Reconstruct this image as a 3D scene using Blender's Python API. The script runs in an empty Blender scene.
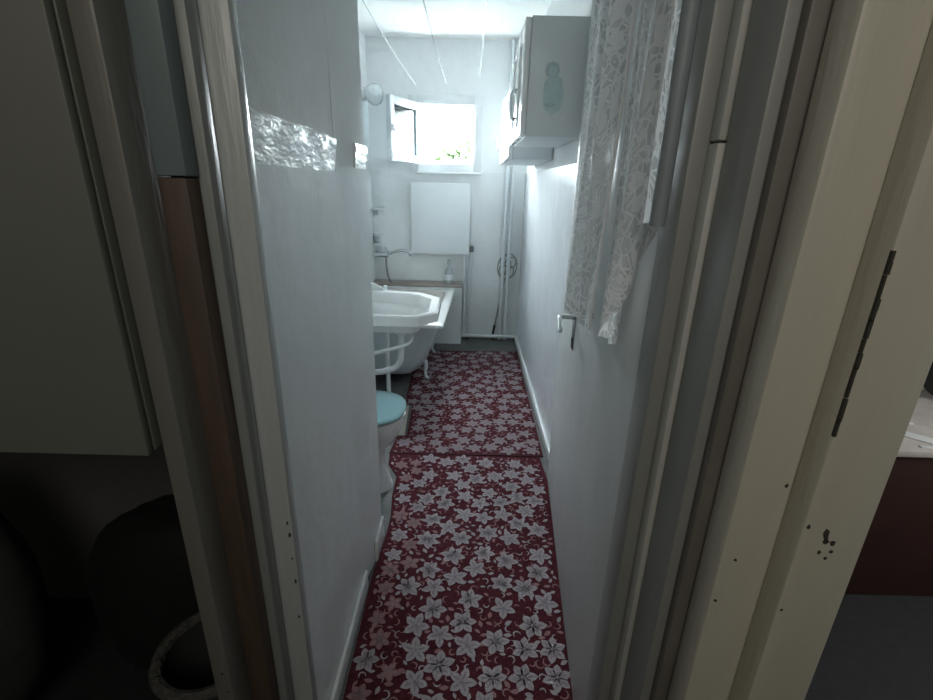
import bpy, bmesh, math, random
from mathutils import Vector, Matrix
random.seed(7)
S = bpy.context.scene
COL = S.collection

# ------------------------------------------------------------ camera
FPX, PITCH, ROLL, EYE = 468.0, math.radians(19.4), math.radians(1.46), 1.4
fw = Vector((0, math.cos(PITCH), -math.sin(PITCH)))
up0 = Vector((0, math.sin(PITCH), math.cos(PITCH)))
rt0 = Vector((1, 0, 0))
rt = rt0 * math.cos(ROLL) + up0 * math.sin(ROLL)
up = up0 * math.cos(ROLL) - rt0 * math.sin(ROLL)
cam_data = bpy.data.cameras.new('camera')
cam_data.sensor_fit = 'HORIZONTAL'
cam_data.sensor_width = 36.0
cam_data.lens = 36.0 * FPX / 933.0
cam_data.clip_start = 0.02
cam = bpy.data.objects.new('camera', cam_data)
COL.objects.link(cam)
m = Matrix((rt, up, -fw)).transposed().to_4x4()
m.translation = Vector((0, 0, EYE))
cam.matrix_world = m
S.camera = cam

# ------------------------------------------------------------ sky and light
w = bpy.data.worlds.new('sky')
S.world = w
w.use_nodes = True
bg = w.node_tree.nodes['Background']
bg.inputs['Color'].default_value = (0.86, 0.955, 1.0, 1)
bg.inputs['Strength'].default_value = 22.0

def area_light(name, loc, target, sx, sy, power, color, portal=False):
    d = bpy.data.lights.new(name, 'AREA')
    d.shape = 'RECTANGLE'
    d.size, d.size_y = sx, sy
    d.energy = power
    d.color = color
    o = bpy.data.objects.new(name, d)
    COL.objects.link(o)
    o.location = loc
    o.rotation_euler = (Vector(target) - Vector(loc)).to_track_quat('-Z', 'Z').to_euler()
    if portal:
        d.cycles.is_portal = True
    return o

area_light('window_daylight', (-0.22, 4.52, 1.8), (-0.22, 0, 1.8), 0.5, 0.5, 1.0, (1, 1, 1), portal=True)
area_light('hall_fill', (-0.1, -1.1, 2.2), (0.3, 0.6, 0.9), 1.0, 0.7, 1.75, (1.0, 0.955, 0.86))  # added fill from behind the camera; no lamp is known there

area_light('hall_side_fill', (2.55, 0.7, 1.6), (1.4, 1.4, .6), 0.7, 0.9, 4.0, (.95, .98, 1.0))  # added area light for the chest top; the hall wall holds no window

S.view_settings.view_transform = 'Standard'
S.view_settings.look = 'None'
S.view_settings.gamma = 1.0
S.view_settings.use_curve_mapping = False
S.view_settings.exposure = 2.5

# ------------------------------------------------------------ helpers
class MB:
    """collects simple shapes into one mesh"""
    def __init__(self):
        self.bm = bmesh.new()

    def _mi(self, faces, mi):
        for f in faces:
            f.material_index = mi

    def box(self, x0, x1, y0, y1, z0, z1, bevel=0.0, mi=0, seg=2):
        b = bmesh.new()
        bmesh.ops.create_cube(b, size=1.0)
        for v in b.verts:
            v.co = Vector((x0 + (v.co.x + .5) * (x1 - x0), y0 + (v.co.y + .5) * (y1 - y0), z0 + (v.co.z + .5) * (z1 - z0)))
        if bevel:
            bmesh.ops.bevel(b, geom=list(b.edges), offset=bevel, segments=seg, affect='EDGES', profile=0.5)
        self.merge(b, mi)
        return self

    def merge(self, b, mi=0):
        vm = {}
        for v in b.verts:
            vm[v] = self.bm.verts.new(v.co)
        for f in b.faces:
            try:
                nf = self.bm.faces.new([vm[v] for v in f.verts])
                nf.material_index = mi
            except ValueError:
                pass
        b.free()

    def poly(self, pts, mi=0):
        f = self.bm.faces.new([self.bm.verts.new(p) for p in pts])
        f.material_index = mi
        return self

    def prism(self, outline, z0, z1, mi=0, bevel=0.0):
        b = bmesh.new()
        lo = [b.verts.new((x, y, z0)) for x, y in outline]
        hi = [b.verts.new((x, y, z1)) for x, y in outline]
        b.faces.new(list(reversed(lo)))
        b.faces.new(hi)
        n = len(lo)
        for i in range(n):
            b.faces.new((lo[i], lo[(i + 1) % n], hi[(i + 1) % n], hi[i]))
        bmesh.ops.recalc_face_normals(b, faces=b.faces)
        if bevel:
            bmesh.ops.bevel(b, geom=list(b.edges), offset=bevel, segments=2, affect='EDGES', profile=0.5)
        self.merge(b, mi)
        return self

    def loft(self, rings, mi=0, cap0=True, cap1=True):
        vs = [[self.bm.verts.new(p) for p in r] for r in rings]
        n = len(rings[0])
        for a, b in zip(vs, vs[1:]):
            for i in range(n):
                f = self.bm.faces.new((a[i], a[(i + 1) % n], b[(i + 1) % n], b[i]))
                f.material_index = mi
        if cap0:
            self.bm.faces.new(list(reversed(vs[0]))).material_index = mi
        if cap1:
            self.bm.faces.new(vs[-1]).material_index = mi
        return self

    def tube(self, pts, r, n=12, mi=0, closed=False):
        P = [Vector(p) for p in pts]
        rr = r if isinstance(r, (list, tuple)) else [r] * len(P)
        rings = []
        ref = None
        N = len(P)
        for i, p in enumerate(P):
            if closed:
                t = P[(i + 1) % N] - P[i - 1]
            else:
                t = (P[min(i + 1, N - 1)] - P[max(i - 1, 0)])
            t.normalize()
            if ref is None:
                ref = Vector((0, 0, 1)) if abs(t.z) < .9 else Vector((1, 0, 0))
            u = ref - t * ref.dot(t)
            u.normalize()
            ref = u
            v = t.cross(u)
            rings.append([p + (u * math.cos(2 * math.pi * k / n) + v * math.sin(2 * math.pi * k / n)) * rr[i] for k in range(n)])
        if closed:
            rings.append(rings[0])
        self.loft(rings, mi, not closed, not closed)
        return self

    def lathe(self, prof, c, n=24, mi=0, sx=1.0, sy=1.0):
        rings = [[(c[0] + r * sx * math.cos(2 * math.pi * k / n), c[1] + r * sy * math.sin(2 * math.pi * k / n), c[2] + z) for k in range(n)] for r, z in prof]
        self.loft(rings, mi)
        return self

    def build(self, name, mats, parent=None, smooth=True, angle=40, weld=False, M=None, up=False):
        bm = self.bm
        if weld:
            bmesh.ops.remove_doubles(bm, verts=bm.verts, dist=1e-5)
        bmesh.ops.recalc_face_normals(bm, faces=bm.faces)
        if up:
            for f in bm.faces:
                if f.material_index and f.normal.z < 0:
                    f.normal_flip()
        me = bpy.data.meshes.new(name)
        if M is not None:
            bmesh.ops.transform(bm, matrix=M, verts=bm.verts)
        bm.to_mesh(me)
        bm.free()
        for mt in (mats if isinstance(mats, (list, tuple)) else [mats]):
            me.materials.append(mt)
        if smooth:
            me.shade_smooth()
            me.set_sharp_from_angle(angle=math.radians(angle))
        o = bpy.data.objects.new(name, me)
        COL.objects.link(o)
        if parent is not None:
            o.parent = parent
            o.matrix_parent_inverse = Matrix.Translation(parent.location).inverted()
        return o

def thing(name, label, cat, loc=(0, 0, 0), group=None):
    o = bpy.data.objects.new(name, None)
    COL.objects.link(o)
    o.location = loc
    o.empty_display_size = 0.05
    o['label'] = label
    o['category'] = cat
    if group:
        o['group'] = group
    return o

def tag(o, label, cat, group=None):
    o['label'] = label
    o['category'] = cat
    if group:
        o['group'] = group
    return o

def struct(o, label=None):
    o['kind'] = 'structure'
    if label:
        o['label'] = label
    return o

def bez(pts, n=8):
    """Catmull-Rom through the points"""
    P = [Vector(p) for p in pts]
    P = [P[0] * 2 - P[1]] + P + [P[-1] * 2 - P[-2]]
    out = []
    for i in range(1, len(P) - 2):
        for k in range(n):
            t = k / n
            a, b, c, d = P[i - 1], P[i], P[i + 1], P[i + 2]
            out.append(.5 * ((2 * b) + (c - a) * t + (2 * a - 5 * b + 4 * c - d) * t * t + (3 * b - a - 3 * c + d) * t ** 3))
    out.append(P[-2].copy())
    return out

# ------------------------------------------------------------ materials
def mat(name, col, rough=.5, metal=0.0, noise=0.0, nscale=8.0, bump=0.0, bscale=40.0, stretch=(1, 1, 1), col2=None, spec=.5, coat=0.0):
    mt = bpy.data.materials.new(name)
    mt.use_nodes = True
    nt = mt.node_tree
    p = nt.nodes['Principled BSDF']
    p.inputs['Base Color'].default_value = (*col, 1)
    p.inputs['Roughness'].default_value = rough
    p.inputs['Metallic'].default_value = metal
    p.inputs['Specular IOR Level'].default_value = spec
    p.inputs['Coat Weight'].default_value = coat
    p.inputs['Coat Roughness'].default_value = .15
    tc = nt.nodes.new('ShaderNodeTexCoord')
    mp = nt.nodes.new('ShaderNodeMapping')
    mp.inputs['Scale'].default_value = stretch
    nt.links.new(tc.outputs['Object'], mp.inputs['Vector'])
    if noise or col2:
        n = nt.nodes.new('ShaderNodeTexNoise')
        n.inputs['Scale'].default_value = nscale
        n.inputs['Detail'].default_value = 6
        n.inputs['Roughness'].default_value = .65
        nt.links.new(mp.outputs[0], n.inputs['Vector'])
        r = nt.nodes.new('ShaderNodeValToRGB')
        r.color_ramp.elements[0].position = .32
        r.color_ramp.elements[1].position = .68
        c2 = col2 or tuple(c * (1 - noise) for c in col)
        r.color_ramp.elements[0].color = (*c2, 1)
        r.color_ramp.elements[1].color = (*col, 1)
        nt.links.new(n.outputs['Fac'], r.inputs['Fac'])
        nt.links.new(r.outputs['Color'], p.inputs['Base Color'])
    if bump:
        n2 = nt.nodes.new('ShaderNodeTexNoise')
        n2.inputs['Scale'].default_value = bscale
        n2.inputs['Detail'].default_value = 3
        nt.links.new(mp.outputs[0], n2.inputs['Vector'])
        b = nt.nodes.new('ShaderNodeBump')
        b.inputs['Strength'].default_value = bump
        b.inputs['Distance'].default_value = .02
        nt.links.new(n2.outputs['Fac'], b.inputs['Height'])
        nt.links.new(b.outputs['Normal'], p.inputs['Normal'])
    return mt

M_wallup = mat('whitewash', (.88, .91, .915), .7, noise=.04, nscale=3, bump=.15, bscale=14)
M_wain = mat('gloss_wall_paint', (.81, .85, .855), .28, noise=.05, nscale=3, bump=.22, bscale=9, spec=.5)
M_band = mat('gloss_ripple_paint', (.80, .84, .85), .16, bump=.45, bscale=30, stretch=(1, .5, 1.6), coat=.8)
M_rwain = mat('brushed_gloss_paint', (.78, .82, .85), .26, noise=.10, nscale=5, bump=.35, bscale=9, stretch=(1, 2.2, .8))
M_ceil = mat('ceiling_white', (.88, .89, .88), .75, noise=.03, nscale=3)
M_floor = mat('grey_concrete', (.16, .165, .165), .7, noise=.45, nscale=9, bump=.1, bscale=40)
M_hallfloor = mat('hall_lino', (.026, .026, .028), .7, noise=.35, nscale=30)  # near-black base colour carries the shade of the left recess
M_recess = mat('shaded_plaster', (.13, .128, .12), .85, noise=.12, nscale=4)  # darker copy of the hall plaster, with the recess's shade in its colour
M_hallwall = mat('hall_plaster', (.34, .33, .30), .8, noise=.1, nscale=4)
M_cream = mat('cream_wood_paint', (.56, .53, .44), .42, noise=.10, nscale=3, bump=.12, bscale=18, stretch=(3, 3, .4))
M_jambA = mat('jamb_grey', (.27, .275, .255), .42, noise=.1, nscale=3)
M_jambB = mat('jamb_shade_brown', (.17, .155, .135), .5, noise=.2, nscale=5)  # brown deepened to paint in the shade beside the post
M_leftcream = mat('shade_dark_cream_paint', (.165, .16, .14), .42, noise=.10, nscale=3, bump=.12, bscale=18, stretch=(3, 3, .4))  # cream paint darkened so the left casing looks less lit
M_leftgrey = mat('shade_dark_grey_paint', (.26, .275, .265), .4, noise=.12, nscale=3, bump=.12, bscale=18, stretch=(3, 3, .4))  # left jamb grey, lowered in tone to paint the weaker light there
M_creamgrey = mat('grey_wood_paint', (.47, .47, .43), .42, noise=.12, nscale=3, bump=.12, bscale=18, stretch=(3, 3, .4))
M_peel = mat('peeling_white_paint', (.46, .49, .48), .3, noise=.05, nscale=14, bump=.12, bscale=16, stretch=(4, 4, .5))
M_teal = mat('grey_teal_paint', (.17, .215, .22), .4, noise=.1, nscale=4)
M_brown = mat('bare_brown_wood', (.092, .060, .042), .6, noise=.35, nscale=9, stretch=(6, 6, .5))
M_chip = mat('bare_chip', (.045, .04, .032), .8)
M_stain = mat('grime', (.30, .27, .21), .7, noise=.4, nscale=30)
M_cup = mat('cupboard_paint', (.155, .16, .14), .5, noise=.10, nscale=4)
M_dark = mat('dark_seam', (.03, .03, .03), .8)
M_enamel = mat('white_enamel', (.80, .82, .82), .12, noise=.03, nscale=4, coat=.4)
M_bathin = mat('worn_enamel', (.66, .63, .60), .3, noise=.12, nscale=7)
M_bathout = mat('bath_outside_paint', (.62, .70, .72), .35, noise=.06, nscale=5)
M_white = mat('white_paint', (.80, .83, .84), .3, noise=.03, nscale=5)
M_pipe = mat('painted_pipe', (.74, .79, .81), .35, noise=.08, nscale=9)
M_chrome = mat('dull_chrome', (.55, .57, .58), .22, metal=1.0)
M_dkmetal = mat('dark_metal', (.20, .20, .20), .35, metal=.8)
M_blue = mat('pale_blue_plastic', (.42, .70, .76), .25, noise=.03, nscale=6, coat=.2)
M_ledge = mat('brown_ledge', (.36, .31, .28), .5, noise=.25, nscale=14)
M_panel = mat('radiator_white', (.80, .85, .87), .4)
M_grime = mat('pipe_grime', (.16, .16, .15), .8, noise=.5, nscale=30)
M_cab = mat('cabinet_grey_paint', (.74, .79, .80), .45, noise=.05, nscale=4)
M_cabedge = mat('cabinet_gloss_white', (.86, .89, .90), .15)
M_stick = mat('faded_sticker', (.58, .73, .75), .5, noise=.12, nscale=25)
M_stick2 = mat('faded_sticker_dark', (.50, .62, .66), .5, noise=.15, nscale=25)
M_door = mat('door_gloss_paint', (.66, .68, .67), .34, noise=.14, nscale=3, bump=.10, bscale=7, stretch=(1.3, 1.3, .7))
M_rug = mat('maroon_pile', (.115, .026, .038), .95, noise=.45, nscale=70, bump=.5, bscale=300, spec=.1)
M_flower = mat('grey_pile', (.49, .44, .47), .95, noise=.28, nscale=90, bump=.5, bscale=300, spec=.1)
M_flower_back = mat('darker_grey_pile', (.39, .32, .345), .95, noise=.3, nscale=90, bump=.5, bscale=300, spec=.1)  # darker copy of the flower colour for the back rug
M_vein = mat('vein_pile', (.30, .26, .29), .95, noise=.2, nscale=90, spec=.1)
M_pink = mat('dusty_pink_pile', (.36, .20, .21), .95, noise=.3, nscale=90, spec=.1)
M_edge = mat('rug_binding', (.05, .012, .018), .95, noise=.3, nscale=90)
M_tile = mat('beige_board', (.50, .47, .40), .6, noise=.15, nscale=14)
M_bag = mat('black_plastic', (.003, .003, .003), .85, bump=.5, bscale=9)
M_gbag = mat('dark_grey_cloth', (.035, .035, .035), .8, bump=.4, bscale=12)
M_basket = mat('grey_wicker', (.085, .085, .075), .8, noise=.5, nscale=60, bump=.6, bscale=60)
M_basketin = mat('dark_wicker', (.03, .03, .03), .9)
M_chest = mat('dark_red_wood', (.055, .022, .018), .5, noise=.3, nscale=6)
M_chesttop = mat('lit_pale_top', (.66, .61, .57), .3, noise=.2, nscale=14)  # pale top; part of the light falling on it is in the colour
M_paper = mat('white_paper', (.80, .82, .80), .5)
M_cane = mat('dark_cane', (.30, .31, .31), .6)
M_bark = mat('bark', (.10, .07, .05), .9)
M_leaf = mat('leaf', (.030, .062, .014), .7, noise=.5, nscale=3)
M_ground = mat('ground', (.03, .04, .02), .9)
M_bottle = mat('grey_bottle', (.40, .46, .47), .25)
M_line = mat('grey_line', (.42, .45, .46), .4)
M_sash = mat('sash_paint', (.52, .58, .60), .3)
M_hem = mat('curtain_hem', (.88, .90, .90), .6)
M_hemdark = mat('rolled_hem_shadow', (.28, .32, .34), .5, noise=.2, nscale=20, stretch=(1, 1, .2))  # hem darkened, the shadow along the roll is in its colour

def glass(name, col=(.9, .97, 1), rough=0.0, trans=.0):
    mt = bpy.data.materials.new(name)
    mt.use_nodes = True
    nt = mt.node_tree
    for n in list(nt.nodes):
        nt.nodes.remove(n)
    out = nt.nodes.new('ShaderNodeOutputMaterial')
    gl = nt.nodes.new('ShaderNodeBsdfGlossy')
    gl.inputs['Roughness'].default_value = .03
    tr = nt.nodes.new('ShaderNodeBsdfTransparent')
    tr.inputs['Color'].default_value = (*col, 1)
    fr = nt.nodes.new('ShaderNodeFresnel')
    fr.inputs['IOR'].default_value = 1.5
    mx = nt.nodes.new('ShaderNodeMixShader')
    nt.links.new(fr.outputs[0], mx.inputs[0])
    nt.links.new(tr.outputs[0], mx.inputs[1])
    nt.links.new(gl.outputs[0], mx.inputs[2])
    nt.links.new(mx.outputs[0], out.inputs[0])
    return mt
M_glass = glass('window_glass')

def lace_mat():
    mt = bpy.data.materials.new('lace')
    mt.use_nodes = True
    nt = mt.node_tree
    L = nt.links.new
    p = nt.nodes['Principled BSDF']
    out = nt.nodes['Material Output']
    p.inputs['Roughness'].default_value = .9
    p.inputs['Specular IOR Level'].default_value = .15
    uv = nt.nodes.new('ShaderNodeTexCoord')
    # curling floral scrolls: bands of a distorted noise field
    n = nt.nodes.new('ShaderNodeTexNoise')
    n.inputs['Scale'].default_value = 13
    n.inputs['Detail'].default_value = 1.5
    n.inputs['Distortion'].default_value = 1.4
    L(uv.outputs['UV'], n.inputs['Vector'])
    mul = nt.nodes.new('ShaderNodeMath'); mul.operation = 'MULTIPLY'; mul.inputs[1].default_value = 26
    L(n.outputs['Fac'], mul.inputs[0])
    sn = nt.nodes.new('ShaderNodeMath'); sn.operation = 'SINE'
    L(mul.outputs[0], sn.inputs[0])
    # flower cells
    v = nt.nodes.new('ShaderNodeTexVoronoi')
    v.inputs['Scale'].default_value = 34
    v.feature = 'DISTANCE_TO_EDGE'
    L(uv.outputs['UV'], v.inputs['Vector'])
    lt = nt.nodes.new('ShaderNodeMath'); lt.operation = 'LESS_THAN'; lt.inputs[1].default_value = .06
    L(v.outputs['Distance'], lt.inputs[0])
    g = nt.nodes.new('ShaderNodeMath'); g.operation = 'GREATER_THAN'; g.inputs[1].default_value = .35
    L(sn.outputs[0], g.inputs[0])
    mx = nt.nodes.new('ShaderNodeMath'); mx.operation = 'MAXIMUM'
    L(lt.outputs[0], mx.inputs[0]); L(g.outputs[0], mx.inputs[1])
    r = nt.nodes.new('ShaderNodeMix'); r.data_type = 'RGBA'
    r.inputs[6].default_value = (.70, .72, .72, 1)
    r.inputs[7].default_value = (.95, .96, .96, 1)
    L(mx.outputs[0], r.inputs[0])
    L(r.outputs[2], p.inputs['Base Color'])
    tl = nt.nodes.new('ShaderNodeBsdfTranslucent')
    L(r.outputs[2], tl.inputs['Color'])
    m1 = nt.nodes.new('ShaderNodeMixShader'); m1.inputs[0].default_value = .45
    L(p.outputs[0], m1.inputs[1]); L(tl.outputs[0], m1.inputs[2])
    tr = nt.nodes.new('ShaderNodeBsdfTransparent')
    m2 = nt.nodes.new('ShaderNodeMixShader')
    op = nt.nodes.new('ShaderNodeMapRange')
    op.inputs[3].default_value = .80
    op.inputs[4].default_value = .95
    L(mx.outputs[0], op.inputs[0])
    L(op.outputs[0], m2.inputs[0]); L(tr.outputs[0], m2.inputs[1]); L(m1.outputs[0], m2.inputs[2])
    L(m2.outputs[0], out.inputs[0])
    bp = nt.nodes.new('ShaderNodeBump'); bp.inputs['Strength'].default_value = .25; bp.inputs['Distance'].default_value = .004
    L(mx.outputs[0], bp.inputs['Height']); L(bp.outputs[0], p.inputs['Normal'])
    return mt
M_lace = lace_mat()

# ------------------------------------------------------------ room shell
CE = 2.5
YF = 4.35      # far wall
XR = .475      # right wall
XL = -.35      # left partition
XW = -.87      # wide left wall
mb = MB(); mb.box(-.44, XR + .12, .55, 1.25, -.06, 0); mb.box(XW - .12, XR + .12, 1.25, YF + .2, -.06, 0)
o = mb.build('floor', M_floor); struct(o, 'grey concrete bathroom floor')
mb = MB(); mb.box(-1.9, XW - .12, -1.8, 2.2, -.06, 0); mb.box(XW - .12, XR + .12, -1.8, .55, -.06, 0); mb.box(XW - .12, -.44, .55, 1.25, -.06, 0); mb.box(XR + .12, 2.6, -1.8, 2.2, -.06, 0)
struct(mb.build('floor_hall', M_hallfloor), 'dark hall floor')
struct(MB().box(-1.9, 2.6, -1.8, YF + .2, CE, CE + .08).build('ceiling', M_ceil), 'white ceiling')

# far wall with the window hole
wx0, wx1, wz0, wz1 = -.455, .015, 1.572, 2.02
WZ = 1.505
def far_box(mb, z0, z1, y0, mi):
    for a, b, c, d in ((XW - .12, wx0, z0, z1), (wx1, XR + .12, z0, z1), (wx0, wx1, z0, min(z1, wz0)), (wx0, wx1, max(z0, wz1), z1)):
        if b > a and d > c:
            mb.box(a, b, y0, YF + .2, c, d, mi=mi)
mb = MB()
far_box(mb, 0, WZ, YF, 1)
far_box(mb, WZ, CE, YF + .004, 0)
struct(mb.build('wall_far', [M_wallup, M_wain]), 'far wall with the small window')

# left partition: upper whitewash, gloss lower half, pilaster at its far end
mb = MB()
mb.box(-.44, XL - .004, .80, 1.30, WZ, CE, mi=0)
mb.box(-.44, XL, .80, 1.30, 0, 1.425, mi=1)
mb.prism([(-.44, 1.30), (-.352, 1.30), (-.352, 1.36), (-.337, 1.45), (-.335, 1.60), (-.44, 1.60)], 0, 1.44, mi=1)
mb.prism([(-.44, 1.30), (-.352, 1.30), (-.352, 1.36), (-.341, 1.45), (-.339, 1.60), (-.44, 1.60)], 1.44, CE, mi=0)
mb.box(XW - .12, -.44, 1.25, 1.60, 0, CE, mi=1)
struct(mb.build('wall_left', [M_wallup, M_wain]), 'glossy white partition on the left')
# glossy rounded paint edge at the top of the dado
mb = MB()
mb.loft([[(XL - .02, y, 1.425), (XL, y, 1.425), (XL + .0012, y, 1.45), (XL + .0040 + .0010 * math.sin(y * 40), y, 1.475), (XL + .0078 + .0012 * math.sin(y * 40), y, 1.501), (XL + .003, y, 1.507), (XL - .02, y, 1.507)] for y in [.80 + .01 * i for i in range(50)]])
struct(mb.build('trim_1', M_band), 'shiny rippled paint band at the top of the left dado')
mb = MB()
mb.loft([[(-.36, y, 1.44), (-.336, y, 1.44), (-.330, y, 1.50), (-.334, y, 1.507), (-.36, y, 1.507)] for y in [1.452 + .02 * i for i in range(7)] + [1.60]])
struct(mb.build('trim_2', M_band), 'shiny paint band on the left pilaster')
mb = MB(); mb.box(XW - .12, XW, 1.60, YF, 0, WZ, mi=1); mb.box(XW - .12, XW - .004, 1.60, YF, WZ, CE, mi=0)
struct(mb.build('wall_left_bath', [M_wallup, M_wain]), 'left wall behind the bath')
mb = MB(); mb.box(XR, XR + .12, .80, YF, 0, WZ, mi=1); mb.box(XR + .004, XR + .12, .80, YF, WZ, CE, mi=0)
struct(mb.build('wall_right', [M_wallup, M_rwain]), 'glossy pale right wall')
# lintel wall above the doorway and hall shell
struct(MB().box(-.44, XR + .12, .70, .80, 2.2, CE).build('wall_lintel', M_wallup), 'wall above the doorway')
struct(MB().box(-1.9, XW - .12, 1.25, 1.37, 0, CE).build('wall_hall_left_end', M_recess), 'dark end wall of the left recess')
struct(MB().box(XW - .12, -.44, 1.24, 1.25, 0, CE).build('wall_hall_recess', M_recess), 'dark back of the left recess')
struct(MB().box(-2.0, -1.9, -1.8, 1.37, 0, CE).build('wall_hall_left', M_hallwall))
struct(MB().box(-2.0, 2.7, -1.9, -1.8, 0, CE).build('wall_hall_back', M_hallwall))
struct(MB().box(2.6, 2.7, -1.8, 2.2, 0, CE).build('wall_hall_right', M_hallwall))
struct(MB().box(XR + .12, 2.7, 2.2, 2.3, 0, CE).build('wall_hall_right_end', M_hallwall))
# baseboards
mb = MB(); mb.box(.458, XR, 2.05, YF, 0, .055, bevel=.004)
struct(mb.build('baseboard_right', M_white), 'low white skirting of the right wall')
mb = MB(); mb.box(XL, -.338, .80, 1.34, 0, .07, bevel=.005); mb.box(-.336, -.325, 1.45, 1.60, 0, .10, bevel=.004)
struct(mb.build('baseboard_left', M_white), 'white skirting of the left partition')

# ------------------------------------------------------------ door frame boards (stepped architraves)
def board(name, x0, x1, y0, y1, mats, label, z1=2.3, extra=None, z0=0.0, bevel=.004):
    mb = MB().box(x0, x1, y0, y1, z0, z1, bevel=bevel)
    if extra:
        extra(mb)
    return struct(mb.build(name, mats), label)

def chips(face_y, spots):
    """ragged paint chips lying in front of a board's face"""
    def f(mb):
        for x, z, s, a in spots:
            n = 9
            pts = [(x + s * random.uniform(.5, 1) * math.cos(2 * math.pi * k / n) * a, z + s * random.uniform(.5, 1) * math.sin(2 * math.pi * k / n)) for k in range(n)]
            fr = [(px, face_y - .0008, pz) for px, pz in pts]
            bk = [(px, face_y + .001, pz) for px, pz in pts]
            mb.loft([bk, fr], mi=1)
    return f

# left side, from the bathroom towards the camera
board('trim_3', -.44, -.343, .77, .80, [M_peel, M_chip], 'outer left jamb board with peeling white edge', extra=chips(.77, [(-.352, .75, .006, .6), (-.35, .72, .010, .4), (-.351, .66, .004, .6), (-.349, .60, .008, .4), (-.352, .50, .005, .7)]))
board('trim_4', -.46, -.385, .735, .77, [M_leftgrey], 'grey stop board of the left jamb')
mb = MB(); mb.box(-.46, -.402, .70, .735, 0, 1.40, bevel=.003)
struct(mb.build('trim_5', M_brown), 'bare brown wood strip on the left jamb')
mb = MB(); mb.box(-.46, -.400, .698, .735, 1.402, 2.3, bevel=.003)
struct(mb.build('trim_6', M_teal), 'grey green painted strip above the brown wood')
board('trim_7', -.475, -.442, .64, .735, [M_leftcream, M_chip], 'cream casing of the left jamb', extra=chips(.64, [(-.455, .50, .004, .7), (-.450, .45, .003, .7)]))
# right side
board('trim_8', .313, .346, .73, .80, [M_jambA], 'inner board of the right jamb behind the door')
mb = MB(); mb.box(.337, .360, .70, .73, 0, 1.463, bevel=.002)
struct(mb.build('trim_9', M_creamgrey), 'pale thin stop strip on the right jamb')
board('trim_10', .337, .360, .702, .73, [M_creamgrey], 'upper stop strip on the right jamb', z0=1.466, z1=2.3)
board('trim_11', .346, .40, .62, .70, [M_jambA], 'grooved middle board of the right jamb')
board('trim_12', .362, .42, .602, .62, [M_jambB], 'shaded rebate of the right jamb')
mb = MB(); mb.box(.381, .50, .55, .60, 0, 2.3, bevel=.006)
chips(.55, [(.403, .89, .0035, 1), (.389, .812, .0035, 1), (.446, 1.02, .004, .8)])(mb)
struct(mb.build('trim_13', [M_cream, M_chip]), 'cream post of the right jamb')
mb = MB(); mb.box(.452, .541, .51, .55, 0, 2.3, bevel=.004)
chips(.51, [(.485, .972, .012, .45), (.487, .962, .005, 1.2), (.497, .959, .0045, 1.2), (.483, .944, .004, .8), (.499, .945, .0032, 1.3), (.494, .934, .003, 1), (.458, .985, .005, .6), (.458, .84, .003, 1)])(mb)
zz = 1.12
while zz < 1.34:
    dz = random.uniform(.012, .03)
    w0 = random.uniform(.0004, .0024)
    mb.box(.4522, .4540 + w0, .5092, .514, zz, min(zz + dz, 1.345), mi=1)
    zz += dz * random.uniform(.9, 1.05)
struct(mb.build('trim_14', [M_cream, M_chip]), 'broad cream casing board nearest the camera on the right')
struct(MB().box(.50, XR + .12, .60, .80, 0, CE).build('wall_jamb_right', M_hallwall), 'wall end behind the right casing')
struct(MB().box(XR + .12, XR + .16, .80, 2.2, 0, CE).build('wall_hall_partition', M_hallwall), 'hall side of the right partition')

# ------------------------------------------------------------ window
win = bpy.data.objects.new('window_1', None); COL.objects.link(win); win.location = (-.22, YF, 1.572)
struct(win, 'small white framed window with the sash swung open')
win['category'] = 'window'
mb = MB()
def frame(mb, x0, x1, z0, z1, y0, y1, t, bevel=.004):
    mb.box(x0, x0 + t, y0, y1, z0, z1, bevel=bevel)
    mb.box(x1 - t, x1, y0, y1, z0, z1, bevel=bevel)
    mb.box(x0 + t, x1 - t, y0, y1, z1 - t, z1, bevel=bevel)
    mb.box(x0 + t, x1 - t, y0, y1, z0, z0 + t, bevel=bevel)
frame(mb, wx0 - .012, wx1 + .012, wz0 - .012, wz1 + .012, YF + .01, YF + .07, .032)
mb.build('window_frame', M_white, win)
mb = MB()
frame(mb, wx0 - .075, wx1 + .075, wz0 - .07, wz1 + .075, YF - .018, YF + .002, .07)
mb.build('window_architrave', M_white, win)
mb = MB(); mb.box(-.47, .085, YF - .05, YF + .01, 1.487, 1.503, bevel=.004)
mb.build('window_sill', M_cabedge, win)
# open sash, hinged on the left side of the opening
def sash_at(mb_):
    ang = math.atan2(.49 * .995, .49 * .12)
    hinge = Vector((-.455, YF - .02, 0))
    d = Vector((-.185, -.395, 0)).normalized()
    n = Vector((-d.y, d.x, 0))
    return Matrix(((d.x, n.x, 0, hinge.x), (d.y, n.y, 0, hinge.y), (0, 0, 1, 0), (0, 0, 0, 1)))
MS = sash_at(None)
sl = .435
mb = MB(); frame(mb, 0, sl, 1.565, 2.03, -.02, .02, .055)
sash = mb.build('sash', M_sash, win, M=MS)
mb = MB(); mb.box(.05, sl - .05, -.004, .004, 1.61, 1.985)
g = mb.build('pane', M_glass, sash, M=MS)
g.matrix_parent_inverse = Matrix()
sash_par = sash
mb = MB(); mb.box(sl - .04, sl - .02, .02, .034, 1.78, 1.83, bevel=.003); mb.box(sl - .036, sl - .024, .03, .044, 1.72, 1.80, bevel=.003)
mb.build('sash_handle', M_white, sash, M=MS).matrix_parent_inverse = Matrix()

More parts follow.
